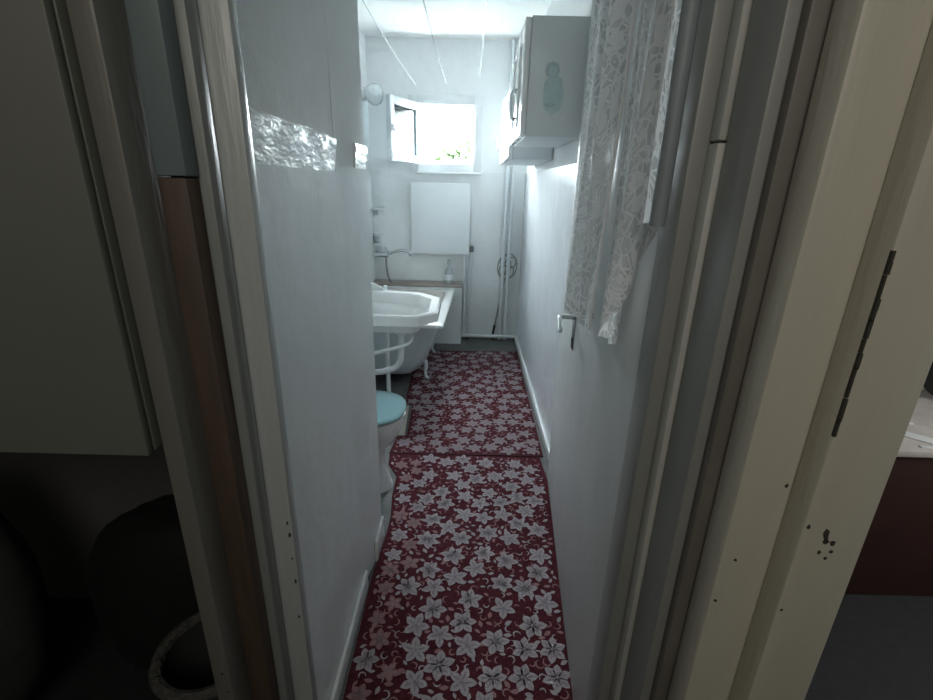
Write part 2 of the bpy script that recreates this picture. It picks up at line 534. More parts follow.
# the tree outside
tr = thing('tree', 'bushy green tree seen through the open window', 'tree', (1.0, 11.5, -1.2))
mb = MB(); mb.tube(bez([(1.0, 11.5, -1.2), (1.03, 11.5, 0), (.95, 11.45, 1.2)]), [.16] * 8 + [.12] * 8 + [.08], n=10)
mb.build('trunk', M_bark, tr)
mb = MB()
for i in range(10000):
    th = random.uniform(0, 2 * math.pi); ph = math.acos(random.uniform(-1, 1)); rr = random.uniform(.7, 1.0) ** .6
    lump = 1 + .18 * math.sin(3 * th + 1) * math.sin(4 * ph) + .10 * math.sin(7 * th)
    c = Vector((1.2 + 2.2 * rr * lump * math.sin(ph) * math.cos(th), 11.5 + 1.3 * rr * lump * math.sin(ph) * math.sin(th), 1.5 + 1.05 * rr * lump * math.cos(ph)))
    a = Vector((random.gauss(0, 1), random.gauss(0, 1), random.gauss(0, 1))).normalized()
    b = a.orthogonal().normalized()
    s = random.uniform(.08, .15)
    mb.poly([c - a * s, c + b * s * .45, c + a * s, c - b * s * .45])
mb.build('foliage', M_leaf, tr, smooth=False)
struct(MB().box(-8, 8, YF + .2, 20, -1.3, -1.2).build('ground', M_ground), 'garden ground outside')

# ------------------------------------------------------------ door leaf
TD = Vector((.096, 1.095, 0)).normalized(); ND = Vector((-TD.y, TD.x, 0)); AD = Vector((.332, .945, 0))
MD = Matrix(((TD.x, ND.x, 0, AD.x), (TD.y, ND.y, 0, AD.y), (0, 0, 1, 0), (0, 0, 0, 1)))
door = bpy.data.objects.new('door_1', None); COL.objects.link(door); door.location = AD
struct(door, 'glossy off white door standing open against the right wall'); door['category'] = 'door'
mb = MB(); mb.box(-.135, 1.104, -.035, 0, .006, 2.15, bevel=.004)
mb.build('door_leaf', [M_door], door, M=MD)
# lock plate and lever
hp = MB().box(.685, .735, 0, .004, .835, .965, bevel=.0015)
plate = hp.build('lock_plate', M_chrome, door, M=MD)
mb = MB()
mb.tube([(.71, 0.0, .955), (.71, .052, .955)], .0085, n=12)
mb.tube(bez([(.71, .050, .955), (.70, .058, .955), (.67, .06, .948), (.62, .06, .925)], 5), [.009] * 15 + [.007], n=10)
mb.build('lever_handle', M_chrome, door, M=MD)
mb = MB(); mb.lathe([(.004, 0), (.007, .001), (.007, .003), (.001, .003)], (0, 0, 0), n=12)
k = mb.build('keyhole', M_dark, door, M=MD @ Matrix.Translation((.71, .004, .87)) @ Matrix.Rotation(-math.pi / 2, 4, 'X'))

# ------------------------------------------------------------ lace curtains hung on the door
def curtain(root, left, right, bottom, ztop, folds, amp, off):
    """left/right: (t_top, t_bottom); bottom: function s->z"""
    NS, NV = 90, 70
    bm = bmesh.new()
    uvl = bm.loops.layers.uv.new('UVMap')
    grid = []
    for j in range(NV + 1):
        row = []
        v = j / NV
        for i in range(NS + 1):
            s = i / NS
            zb = bottom(s)
            z = ztop + (zb - ztop) * v
            tl = left(z); tr_ = right(z)
            t = tl + (tr_ - tl) * s + .008 * math.sin(5 * v + 3 * s)
            g = off * (.6 + .4 * min(1, 3 * s)) + amp * (.55 + .45 * v) * (.35 + .65 * min(1, 2.5 * s)) * (math.sin(folds * 2 * math.pi * s + .9 * math.sin(2.2 * v + s * 2)) + .35 * math.sin(folds * 4.6 * math.pi * s + 1.5 * v))
            row.append((bm.verts.new((t, max(g, .006), z)), s, z))
        grid.append(row)
    for j in range(NV):
        for i in range(NS):
            q = [grid[j][i], grid[j][i + 1], grid[j + 1][i + 1], grid[j + 1][i]]
            f = bm.faces.new([a[0] for a in q])
            for lp, a in zip(f.loops, q):
                lp[uvl].uv = (a[1] * .75, a[2])
    L = [grid[j][0][0].co.copy() for j in range(NV + 1)]
    R = [grid[j][NS][0].co.copy() for j in range(NV + 1)]
    B = [grid[NV][i][0].co.copy() for i in range(NS + 1)]
    bm.transform(MD)
    me = bpy.data.meshes.new('lace_panel'); bm.to_mesh(me); bm.free()
    me.materials.append(M_lace); me.shade_smooth()
    o = bpy.data.objects.new('lace_panel', me); COL.objects.link(o)
    o.parent = root; o.matrix_parent_inverse = Matrix.Translation(root.location).inverted()
    return L, R, B

def lerp(a, b, t): return a + (b - a) * max(0, min(1, t))
c1 = thing('lace_curtain', 'white lace curtain panel hanging nearer the door handle', 'curtain', tuple(AD + TD * .45))
def bot1(s):
    return 1.05 + .02 * s + .015 * math.sin(9 * s)
L, R, B = curtain(c1, lambda z: lerp(.765, .745, (z - 1) / 1.1), lambda z: lerp(.085, .16, (z - 1.07) / .8), bot1, 2.1, 2.6, .026, .045)
mb = MB(); mb.tube(R[::3], .004, n=6); mb.build('hem', M_hem, c1, M=MD)
mb = MB(); mb.tube(L[::3], .003, n=6); mb.build('hem', M_hem, c1, M=MD)
mb = MB(); mb.tube([(.10, .006, 2.1), (.80, .006, 2.1)], .006, n=8); mb.build('curtain_wire', M_hem, c1, M=MD)
c2 = thing('lace_curtain', 'gathered lace curtain panel nearest the camera beside the jamb', 'curtain', tuple(AD - TD * .1))
def bot2(s):
    if s < .55:
        return 1.09 + .05 * s + .012 * math.sin(14 * s)
    k = (s - .55) / .45
    return 1.118 + .235 * min(1, k * 1.6)
L, R, B = curtain(c2, lambda z: lerp(.08, .085, (z - 1) / 1.1), lambda z: lerp(-.21, -.262, (z - 1.08) / .3), bot2, 2.1, 2.3, .022, .042)
mb = MB(); mb.tube(L[::3], .004, n=6); mb.build('hem', M_hem, c2, M=MD)
mb = MB(); mb.tube([(-.1, .006, 2.1), (.09, .006, 2.1)], .006, n=8); mb.build('curtain_wire', M_hem, c2, M=MD)
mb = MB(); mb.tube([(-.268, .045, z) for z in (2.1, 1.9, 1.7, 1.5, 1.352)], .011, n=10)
h = mb.build('rolled_hem', M_hemdark, c2, M=MD); h['label'] = 'rolled side hem coloured dark for its shadow'

# ------------------------------------------------------------ rugs
def inside(poly, x, y):
    c = False
    n = len(poly)
    for i in range(n):
        x1, y1 = poly[i]; x2, y2 = poly[(i + 1) % n]
        if (y1 > y) != (y2 > y) and x < (x2 - x1) * (y - y1) / (y2 - y1) + x1:
            c = not c
    return c

def petal(mb, cx, cy, a, r0, r1, wd, z, mi, skew=0):
    prof = [(0, .12), (.18, .55), (.40, .95), (.58, 1.0), (.80, .66), (1.0, 0.0)]
    ca, sa = math.cos(a), math.sin(a)
    Lp, Rp = [], []
    for u, wv in prof:
        rr = r0 + (r1 - r0) * u
        off = skew * u * u
        for lst, sg in ((Lp, 1), (Rp, -1)):
            x = rr; y = off + sg * wd * wv
            lst.append((cx + x * ca - y * sa, cy + x * sa + y * ca, z))
    pts = Lp + list(reversed(Rp[:-1]))
    mb.poly(pts, mi)

def curl(mb, cx, cy, r, a0, span, wd, z, mi):
    n = 9
    pi_, po = [], []
    for k in range(n + 1):
        a = a0 + span * k / n
        rr = r * (1 - .35 * k / n)
        ww = wd * (1 - .6 * abs(2 * k / n - 1))
        pi_.append((cx + (rr - ww) * math.cos(a), cy + (rr - ww) * math.sin(a), z))
        po.append((cx + (rr + ww) * math.cos(a), cy + (rr + ww) * math.sin(a), z))
    for k in range(n):
        mb.poly([pi_[k], pi_[k + 1], po[k + 1], po[k]], mi)

def rug(label, outline, thick, R, border_x):
    mb = MB(); mb.prism(outline, 0.0005, thick, bevel=.002)
    xs = [p[0] for p in outline]; ys = [p[1] for p in outline]
    pts = []
    Z = thick
    def ok(x, y, d, rad):
        if not all(inside(outline, x + rad * math.cos(a), y + rad * math.sin(a)) for a in (0, .8, 1.57, 2.4, 3.14, 3.9, 4.7, 5.5)):
            return False
        return all((x - px) ** 2 + (y - py) ** 2 > (d if q == 0 else (d * .5 + q)) ** 2 for px, py, q in pts)
    # main flowers
    big = []
    for it in range(30000):
        x, y = random.uniform(min(xs), max(xs)), random.uniform(min(ys), max(ys))
        small = x < border_x
        d = R * (1.72 if not small else 1.5)
        if ok(x, y, d, R * .8):
            pts.append((x, y, 0)); big.append((x, y, R * (random.uniform(.92, 1.06) if not small else random.uniform(.72, .88)), small))
    for x, y, r, small in big:
        n = random.choice((5, 6, 6)); a0 = random.uniform(0, 6.28)
        fm = 1 if not small or random.random() < .4 else 4
        for k in range(n):
            a = a0 + 2 * math.pi * k / n + random.uniform(-.08, .08)
            rr = r * random.uniform(.9, 1.06)
            petal(mb, x, y, a, .0, rr, r * .285, Z + .0010, fm, random.uniform(-.08, .08) * r)
            petal(mb, x, y, a, r * .10, rr * .74, r * .062, Z + .0016, 2)
        mb.poly([(x + r * .10 * math.cos(j * .785), y + r * .10 * math.sin(j * .785), Z + .0020) for j in range(8)], 2)
    if border_x < -.5:
        mb.poly([(-.409, 2.2275, Z + .001), (.436, 2.2325, Z + .001), (.436, 2.240, Z + .001), (-.409, 2.235, Z + .001)], 3)
    # small leaves and curls in the gaps
    allp = [(x, y, r) for x, y, r, s in big]
    gaps = []
    for it in range(14000):
        x, y = random.uniform(min(xs), max(xs)), random.uniform(min(ys), max(ys))
        if not inside(outline, x, y): continue
        if any((x - px) ** 2 + (y - py) ** 2 < (r * .80 + .005) ** 2 for px, py, r in allp): continue
        if any((x - px) ** 2 + (y - py) ** 2 < .024 ** 2 for px, py in gaps): continue
        if not all(inside(outline, x + .02 * math.cos(a), y + .02 * math.sin(a)) for a in (0, 1.57, 3.14, 4.7)): continue
        gaps.append((x, y))
        q = random.random()
        if q < .5:
            a = random.uniform(0, 6.28); l = random.uniform(.018, .030)
            petal(mb, x - l * .5 * math.cos(a), y - l * .5 * math.sin(a), a, 0, l, l * .26, Z + .0008, random.choice((1, 4)), .003)
        else:
            curl(mb, x, y, random.uniform(.010, .016), random.uniform(0, 6.28), random.uniform(2.6, 4.4), .0028, Z + .0008, random.choice((4, 4, 1)))
    mb.bm.normal_update()
    return mb

oF = [(-.340, .56), (-.340, .93), (-.346, 1.32), (-.333, 1.40), (-.322, 1.62), (-.325, 1.72), (-.335, 1.86), (-.338, 2.02), (-.395, 2.12), (-.405, 2.222), (.415, 2.224), (.425, 2.02), (.33, .82), (.325, .56)]
oF = [(x + .012 if x < -.33 and y < 1.4 else x, y) for x, y in oF]
oF = [(-.318 if (-.33 < x < 0) and 1.36 < y < 1.8 else x, y) for x, y in oF]
mb = rug('', oF, .006, .049, -.20)
tag(mb.build('rug', [M_rug, M_flower, M_vein, M_edge, M_pink], smooth=False, up=True), 'front maroon rug with grey flowers beside the open door', 'rug')
oB = [(-.41, 2.227), (-.395, 2.41), (-.338, 2.425), (-.352, 2.825), (-.40, 2.86), (-.41, 3.0), (-.42, 3.35), (-.40, 3.7), (-.36, 3.92), (.448, 3.95), (.437, 2.232)]
mb = rug('', oB, .006, .048, -.9)
tag(mb.build('rug', [M_rug, M_flower_back, M_vein, M_edge, M_pink], smooth=False, up=True), 'back maroon flowered rug running beside the bath', 'rug')
mb = MB(); mb.prism([(-.56, 2.43), (-.352, 2.428), (-.372, 2.815), (-.58, 2.82)], .0005, .004)
# keep the back rug clear of the board
tag(mb.build('floor_board', M_tile), 'thin beige board on the floor beside the toilet', 'board')

# ------------------------------------------------------------ toilet
def ell(cx, cy, rx, ry, z, n=32, flat=0.0):
    r = []
    for k in range(n):
        a = 2 * math.pi * k / n
        x = math.cos(a); y = math.sin(a)
        if x < 0: x *= (1 - flat)
        r.append((cx + rx * x, cy + ry * y, z))
    return r
TY = 1.95
t = thing('toilet', 'white toilet with closed pale blue lid behind the left pilaster', 'toilet', (-.55, TY, 0))
mb = MB()
mb.loft([ell(-.53, TY, .185, .11, 0), ell(-.53, TY, .180, .105, .02), ell(-.53, TY, .15, .085, .12), ell(-.525, TY, .145, .085, .20), ell(-.50, TY, .185, .125, .28), ell(-.485, TY, .205, .16, .35), ell(-.48, TY, .205, .165, .392), ell(-.48, TY, .19, .15, .396)])
mb.build('bowl', M_enamel, t, angle=60)
mb = MB(); n = 32
mb.loft([ell(-.48, TY, .190, .155, .397), ell(-.48, TY, .197, .163, .402), ell(-.48, TY, .195, .161, .409)])
s_ = mb.build('seat_shadow_ring', M_dkmetal, t, angle=60); s_['label'] = 'dark ring standing for the shadow gap under the lid'  # seat ring coloured dark to paint the shadow between bowl and lid
lid = []
def lidring(f, z):
    pts = []
    for k in range(40):
        a = 2 * math.pi * k / 40
        x = math.cos(a); y = math.sin(a)
        q = 2.5
        r = (abs(x) ** q + abs(y) ** q) ** (-1 / q)
        pts.append((-.485 + .208 * f * x * r, TY + .170 * f * y * r, z))
    return pts
mb = MB(); mb.loft([lidring(1.0, .411), lidring(1.015, .416), lidring(1.015, .424), lidring(.98, .431), lidring(.80, .433), lidring(.76, .436), lidring(.3, .438)])
l_ = mb.build('lid', M_blue, t, angle=50); l_['label'] = 'pale blue lid'
mb = MB(); mb.box(-.868, -.70, TY - .18, TY + .18, .40, .60, bevel=.02); mb.box(-.868, -.69, TY - .185, TY + .185, .60, .62, bevel=.006); mb.box(-.80, -.66, TY - .10, TY + .10, .30, .40, bevel=.01)
mb.build('cistern', M_enamel, t)

# ------------------------------------------------------------ wash basin
wb = thing('wash_basin', 'white octagonal wash basin on painted pipe supports', 'sink', (-.5, 2.4, .7))
outer = [(-.869, 2.16), (-.235, 2.16), (-.148, 2.27), (-.150, 2.58), (-.26, 2.70), (-.52, 2.76), (-.869, 2.76)]
def shrink(poly, d, c=None):
    cx = sum(p[0] for p in poly) / len(poly); cy = sum(p[1] for p in poly) / len(poly)
    n = len(poly); out = []
    for i in range(n):
        p0, p1, p2 = Vector(poly[i - 1]), Vector(poly[i]), Vector(poly[(i + 1) % n])
        e1 = (p1 - p0).normalized(); e2 = (p2 - p1).normalized()
        n1 = Vector((-e1.y, e1.x)); n2 = Vector((-e2.y, e2.x))
        b = (n1 + n2).normalized()
        out.append(tuple(p1 + b * d / max(.3, b.dot(n1))))
    return out
inn = [(-.62, 2.20), (-.255, 2.20), (-.195, 2.275), (-.20, 2.55), (-.275, 2.65), (-.52, 2.71), (-.62, 2.71)]
def rg(poly, z): return [(x, y, z) for x, y in poly]
mb = MB()
o_in = shrink(outer, .008)
mb.loft([rg(shrink(outer, .17), .665), rg(shrink(outer, .13), .70), rg(shrink(outer, .085), .738), rg(shrink(outer, .02), .744), rg(outer, .75), rg(outer, .792), rg(o_in, .80),
         rg(inn, .797), rg(shrink(inn, .012), .785), rg(shrink(inn, .05), .69), rg(shrink(inn, .10), .672)], cap0=True, cap1=True)
mb.loft([[(-.869, 2.765, .75), (x, 2.765, .75), (x - .03, 2.80, .75), (-.869, 2.80, .75)] if z == 0 else [(-.869, 2.74, .80 + z), (x - q, 2.74, .80 + z), (x - q - .02, 2.80, .80 + z), (-.869, 2.80, .80 + z)] for x, z, q in ((-.50, 0, 0), (-.50, .004, 0), (-.50, .02, .03), (-.50, .035, .06))])
mb.build('basin', M_enamel, wb, angle=35)
mb = MB(); mb.lathe([(.004, 0), (.022, 0), (.024, .003), (.012, .004), (.010, .002)], (-.42, 2.45, .6735), n=16)
mb.build('drain', M_dkmetal, wb)
mb = MB(); mb.lathe([(.0, 0), (.008, 0), (.008, .002), (.0, .002)], (0, 0, 0), n=10)
mb.build('overflow_hole', M_dark, wb, M=Matrix.Translation((-.50, 2.222, .76)) @ Matrix.Rotation(math.pi / 2, 4, 'X'))
mb = MB(); mb.tube([(-.869, 2.367, .66)] + bez([(-.50, 2.367, .66), (-.34, 2.378, .66), (-.295, 2.345, .66), (-.280, 2.28, .66), (-.283, 2.19, .66), (-.315, 2.125, .66), (-.42, 2.03, .66), (-.55, 1.99, .655)], 5) + [(-.869, 1.985, .65)], .009, n=10)
b_ = mb.build('support_pipe', M_pipe, wb); b_['label'] = 'white bent pipe loop'
mb = MB(); mb.tube(bez([(-.362, 2.45, .672), (-.362, 2.45, .60), (-.364, 2.45, .50), (-.372, 2.45, .455), (-.40, 2.45, .42), (-.45, 2.45, .402), (-.52, 2.45, .39), (-.869, 2.45, .37)], 5), .017, n=12)
mb.tube([(-.362, 2.45, .655), (-.362, 2.45, .62)], .032, n=12)
mb.build('waste_pipe', M_pipe, wb)
t = tag(MB().tube([(-.515, 2.87, .004), (-.513, 2.87, .70), (-.512, 2.86, .80)], .014, n=10).build('supply_pipe', M_pipe), 'upright white pipe behind the wash basin', 'pipe')

# ------------------------------------------------------------ bathtub
bt = thing('bathtub', 'white footed bathtub against the far left wall', 'bathtub', (-.5, 3.5, 0))
def rrect(x0, x1, y0, y1, z, r, n=6):
    pts = []
    for cx, cy, a0 in ((x1 - r, y0 + r, -math.pi / 2), (x1 - r, y1 - r, 0), (x0 + r, y1 - r, math.pi / 2), (x0 + r, y0 + r, math.pi)):
        for k in range(n + 1):
            a = a0 + (math.pi / 2) * k / n
            pts.append((cx + r * math.cos(a), cy + r * math.sin(a), z))
    return pts
BX0, BX1, BY0, BY1 = -.866, -.118, 2.965, 4.135
def skew(p):
    return [(x + (.042 * (y - 4.135) / 1.17 if x > -.4 else 0), y, z) for x, y, z in p]
mb = MB()
mb.loft([skew(q) for q in (rrect(-.74, -.36, 3.17, 4.00, .085, .15), rrect(-.78, -.31, 3.12, 4.02, .105, .18), rrect(-.81, -.26, 3.08, 4.05, .18, .2), rrect(-.84, -.21, 3.03, 4.08, .33, .18), rrect(-.855, -.17, 3.00, 4.10, .49, .12), rrect(-.856, -.165, 2.995, 4.105, .498, .11))], cap1=False)
mb.build('tub', M_bathout, bt, angle=50)
mb = MB()
mb.loft([skew(q) for q in (rrect(-.856, -.165, 2.995, 4.105, .494, .06), rrect(BX0, BX1, BY0, BY1, .500, .025), rrect(BX0, BX1, BY0, BY1, .515, .025), rrect(BX0 + .006, BX1 - .006, BY0 + .006, BY1 - .006, .522, .03), rrect(-.80, -.185, 3.03, 4.07, .520, .12))], cap0=False, cap1=False)
mb.build('rim', M_enamel, bt, angle=50)
mb = MB()
mb.loft([skew(q) for q in (rrect(-.80, -.185, 3.03, 4.07, .520, .12), rrect(-.79, -.195, 3.04, 4.06, .505, .12), rrect(-.77, -.24, 3.10, 4.02, .30, .18), rrect(-.73, -.32, 3.18, 3.98, .14, .18), rrect(-.70, -.38, 3.24, 3.94, .12, .15))], cap0=False)
b_ = mb.build('inside', M_bathin, bt, angle=50); b_['label'] = 'worn beige inside of the tub'
for fx, fy, sx in ((-.318, 3.30, 1), (-.312, 3.88, 1), (-.76, 3.28, -1), (-.76, 3.88, -1)):
    mb = MB(); mb.tube(bez([(fx - .03 * sx, fy, .17), (fx + .015 * sx, fy - .005, .13), (fx + .01 * sx, fy - .01, .06), (fx + .02 * sx, fy - .02, .0225), (fx + .035 * sx, fy - .03, .0215)], 4), [.018] * 4 + [.015] * 4 + [.011] * 4 + [.011] * 4 + [.009], n=8)
    mb.build('foot', M_pipe, bt)
struct(MB().box(XW, -.055, 4.139, YF, .53, .55, bevel=.004).build('trim_15', M_ledge), 'brown top of the ledge behind the bath')
struct(MB().box(XW, -.057, 4.141, YF, 0, .53).build('trim_16', M_wain), 'white masonry of the bath ledge')

bo = thing('bottle', 'small slim grey bottle on the ledge behind the bath', 'bottle', (-.178, 4.25, .55))
mb = MB(); mb.lathe([(.03, 0), (.036, .005), (.036, .10), (.028, .13), (.014, .15), (.014, .165)], (-.178, 4.25, .551), n=16); mb.build('body', M_bottle, bo)
mb = MB(); mb.lathe([(.015, 0), (.017, .002), (.017, .045), (.010, .05)], (-.178, 4.25, .716), n=12); mb.build('cap', M_bottle, bo)
mb = MB(); mb.lathe([(.0366, 0), (.0368, .001), (.0368, .05), (.0366, .051)], (-.178, 4.25, .58), n=16); mb.build('bottle_label', M_white, bo)

# ------------------------------------------------------------ mixer tap, dish, shelf, lamp
mt = thing('mixer_tap', 'chrome mixer tap with long spout and hose over the bath', 'tap', (-.77, YF, .79))
mb = MB()
mb.tube([(-.84, YF - .002, .80), (-.84, 4.25, .80)], .016, n=10); mb.tube([(-.74, YF - .002, .80), (-.74, 4.25, .80)], .016, n=10)
mb.tube([(-.85, 4.24, .795), (-.72, 4.24, .790)], .022, n=12)
mb.tube([(-.742, 4.24, .79), (-.742, 4.24, .86)], [.016, .010], n=10)
mb.build('tap_body', M_chrome, mt)
mb = MB(); mb.tube(bez([(-.742, 4.235, .79), (-.70, 4.22, .812), (-.62, 4.20, .838), (-.56, 4.19, .838), (-.525, 4.19, .818), (-.52, 4.19, .795)], 6), .0125, n=10); mb.build('spout', M_chrome, mt)
mb = MB(); mb.tube(bez([(-.742, 4.225, .775), (-.738, 4.21, .70), (-.725, 4.20, .62), (-.70, 4.19, .555)], 8), .009, n=8); mb.build('hose', M_dkmetal, mt)
sd = thing('soap_holder', 'white soap holder on the wall above the mixer tap', 'holder', (-.83, YF, .86))
mb = MB(); mb.box(-.868, -.80, 4.28, YF - .002, .865, .885, bevel=.006); mb.box(-.866, -.81, 4.32, YF - .002, .88, .98, bevel=.006); mb.build('dish', M_white, sd)
mb = MB(); mb.box(-.86, -.815, 4.285, 4.32, .886, .955, bevel=.012); mb.build('soap', M_bottle, sd)
sh = thing('wall_shelf', 'narrow white shelf on the left of the far wall', 'shelf', (-.82, YF, 1.19))
mb = MB(); mb.box(-.868, -.755, 4.24, YF - .002, 1.175, 1.187, bevel=.003); mb.build('shelf_plate', M_white, sh)
mb = MB(); mb.box(-.83, -.82, 4.28, YF - .002, 1.13, 1.175, bevel=.002); mb.build('bracket', M_chrome, sh)
lp = thing('wall_lamp', 'round glass wall lamp left of the window', 'lamp', (-.86, 4.1, 2.05))
mb = MB(); mb.lathe([(.045, 0), (.05, .01), (.045, .03), (.03, .035)], (0, 0, 0), n=20); mb.build('lamp_base', M_white, lp, M=Matrix.Translation((XW, 4.1, 2.05)) @ Matrix.Rotation(math.pi / 2, 4, 'Y'))
mb = MB(); mb.lathe([(.03, 0), (.055, .015), (.075, .05), (.078, .08), (.062, .115), (.03, .132), (.004, .136)], (0, 0, 0), n=24)
gmat = mat('ribbed_glass', (.86, .92, .94), .08, bump=.6, bscale=30, coat=.6)
gmat.node_tree.nodes['Principled BSDF'].inputs['Transmission Weight'].default_value = .1
mb.build('glass_shade', gmat, lp, M=Matrix.Translation((XW + .034, 4.1, 2.05)) @ Matrix.Rotation(math.pi / 2, 4, 'Y'))

# ------------------------------------------------------------ radiator panel and its pipes
ra = thing('radiator', 'flat white panel radiator under the window', 'radiator', (-.25, YF, .81))
mb = MB(); mb.box(-.52, .0, YF - .065, YF - .03, .805, 1.412, bevel=.006); mb.build('panel', M_panel, ra)
for bx in (-.40, -.15): MB().box(bx, bx + .04, YF - .03, YF - .001, 1.2, 1.3).build('wall_bracket', M_pipe, ra)
mb = MB(); mb.tube([(.003, YF - .045, .85), (.03, YF - .045, .85)], .014, n=10); mb.lathe([(.018, 0), (.02, .004), (.02, .05), (.012, .055)], (.022, YF - .045, .83), n=12); mb.build('valve', M_dkmetal, ra)
mb = MB(); mb.tube(bez([(.02, YF - .045, .83), (.018, YF - .04, .70), (.012, YF - .04, .5), (.012, YF - .04, .062)], 4), .011, n=10); mb.build('feed_pipe', M_pipe, ra)
mb = MB(); mb.tube([(-.035, YF - .045, .805), (-.035, YF - .04, .062)], .012, n=10); mb.build('feed_pipe', M_pipe, ra)
# risers in the right corner and the pipe along the floor
tag(MB().tube([(.312, YF - .04, .004), (.312, YF - .04, CE - .002)], .017, n=12).build('riser_pipe', M_pipe), 'left one of the two white riser pipes in the far right corner', 'pipe')
tag(MB().tube([(.362, YF - .045, .004), (.362, YF - .045, CE - .002)], .017, n=12).build('riser_pipe', M_pipe), 'right one of the two white riser pipes in the far right corner', 'pipe')
fp = thing('floor_pipe', 'white heating pipe running along the foot of the far wall', 'pipe', (.2, YF, .045))
mb = MB(); mb.tube([(-.04, YF - .075, .042), (XR - .003, YF - .075, .040)], .015, n=10); mb.build('pipe_run', M_pipe, fp)
for x in (.0, .24, .44): MB().box(x, x + .015, YF - .095, YF - .002, .001, .028).build('support_block', M_grime, fp)

# carpet beater
cb = thing('carpet_beater', 'woven cane carpet beater leaning behind the riser pipes', 'carpet beater', (.26, 4.24, .03))
BC = Vector((.356, YF - .014, .70)); lean = Vector((.258 - .345, 0, .06 - .60)).normalized(); side = Vector((-lean.z, 0, lean.x))
def bp(u, v): return BC - lean * v + side * u
mb = MB()
def loop(cu, cv, ru, rv, r=.005, n=28): mb.tube([bp(cu + ru * math.cos(2 * math.pi * k / n), cv + rv * math.sin(2 * math.pi * k / n)) + Vector((0, .004 * math.sin(6 * math.pi * k / n), 0)) for k in range(n)], r, n=6, closed=True)
loop(0, 0, .088, .118); loop(-.035, .045, .036, .05); loop(.035, .045, .036, .05); loop(-.032, -.04, .036, .05); loop(.032, -.04, .036, .05); loop(0, .0, .03, .07)
mb.build('head', M_cane, cb)
mb = MB(); mb.tube([bp(0, -.11), bp(0, -.4), bp(0, -.655)], [.006, .008, .008], n=8); mb.build('handle', M_cane, cb)
mb = MB(); mb.tube([bp(0, -.57), bp(0, -.665)], .012, n=8); mb.build('grip', M_dark, cb)

# ------------------------------------------------------------ wall cabinets on the right wall
def cabinet(label, x0, y0, y1, z0, z1, sticker):
    r = thing('wall_cabinet', label, 'cabinet', (XR - .1, (y0 + y1) / 2, z0))
    mb = MB(); mb.box(x0 + .018, XR - .002, y0, y1, z0, z1, bevel=.003)
    body = mb.build('body', M_cab, r)
    nd = 2 if sticker else 1
    L = (y1 - y0) / nd
    for k in range(nd):
        a, b = y0 + k * L + .004, y0 + (k + 1) * L - .004
        mb = MB(); mb.box(x0, x0 + .017, a, b, z0 + .004, z1 - .004, bevel=.005)
        # raised frame of the door
        t = .05
        for q in ((a, a + t, z0 + .004, z1 - .004), (b - t, b, z0 + .004, z1 - .004), (a + t, b - t, z1 - .004 - t, z1 - .004), (a + t, b - t, z0 + .004, z0 + .004 + t)):
            mb.box(x0 - .008, x0 + .002, q[0], q[1], q[2], q[3], bevel=.003)
        d = mb.build('cabinet_door', M_cabedge, r)
        yh = b - .03 if k == 0 else a + .03
        mb = MB(); mb.tube(bez([(x0 - .006, yh, z0 + .10), (x0 - .028, yh, z0 + .11), (x0 - .03, yh, z0 + .17), (x0 - .028, yh, z0 + .21), (x0 - .006, yh, z0 + .22)], 4), .005, n=8)
        mb.build('door_handle', M_chrome, d)
        d.matrix_parent_inverse = Matrix.Translation(r.location).inverted()
    if sticker:
        mb = MB()
        def disc(cx, cz, rx, rz, yy, mi, n=22, wob=.0):
            p = [(cx + rx * (1 + wob * math.sin(5 * k)) * math.cos(2 * math.pi * k / n), cz + rz * (1 + wob * math.cos(4 * k)) * math.sin(2 * math.pi * k / n)) for k in range(n)]
            mb.loft([[(x, y0 + .0005, z) for x, z in p], [(x, yy, z) for x, z in p]], mi=mi)
        disc(.335, 1.765, .045, .075, y0 - .0006, 0, wob=.08)
        disc(.325, 1.855, .030, .030, y0 - .0010, 1, wob=.06)
        disc(.327, 1.850, .018, .020, y0 - .0014, 0)
        disc(.322, 1.725, .022, .008, y0 - .0012, 1)
        disc(.382, 1.680, .008, .012, y0 - .0008, 2)
        s_ = mb.build('sticker', [M_stick, M_stick2, M_white], r, smooth=False); s_['label'] = 'faded teal sticker'
    return r
cabinet('grey wall cabinet with a faded sticker on its near side', .212, 2.2, 2.76, 1.603, 2.045, True)
cabinet('lower white wall cabinet beyond the stickered one', .222, 2.95, 3.85, 1.55, 1.975, False)

# ------------------------------------------------------------ clotheslines under the ceiling
for x, z, lab in ((-.477, 2.177, 'thin clothesline nearest the left wall under the ceiling'), (-.223, 2.19, 'middle thin clothesline under the ceiling'), (.053, 2.245, 'thin clothesline nearest the wall cabinet under the ceiling')):
    ys = 1.603 if x < -.4 else .802
    pts = [(x, y, z + .05 * ((y - 2.6) / 1.75) ** 2 - .05) for y in [ys + (YF - .002 - ys) * k / 24 for k in range(25)]]
    cl = thing('clothesline', lab, 'clothesline', (x, YF, z))
    mb = MB(); mb.tube(pts, .0026, n=6); mb.build('line', M_line, cl)
    mb = MB(); mb.lathe([(.003, 0), (.008, .002), (.008, .012), (.003, .014)], (0, 0, 0), n=10); mb.build('hook', M_white, cl, M=Matrix.Translation((x, YF, z)) @ Matrix.Rotation(math.pi / 2, 4, 'X'))

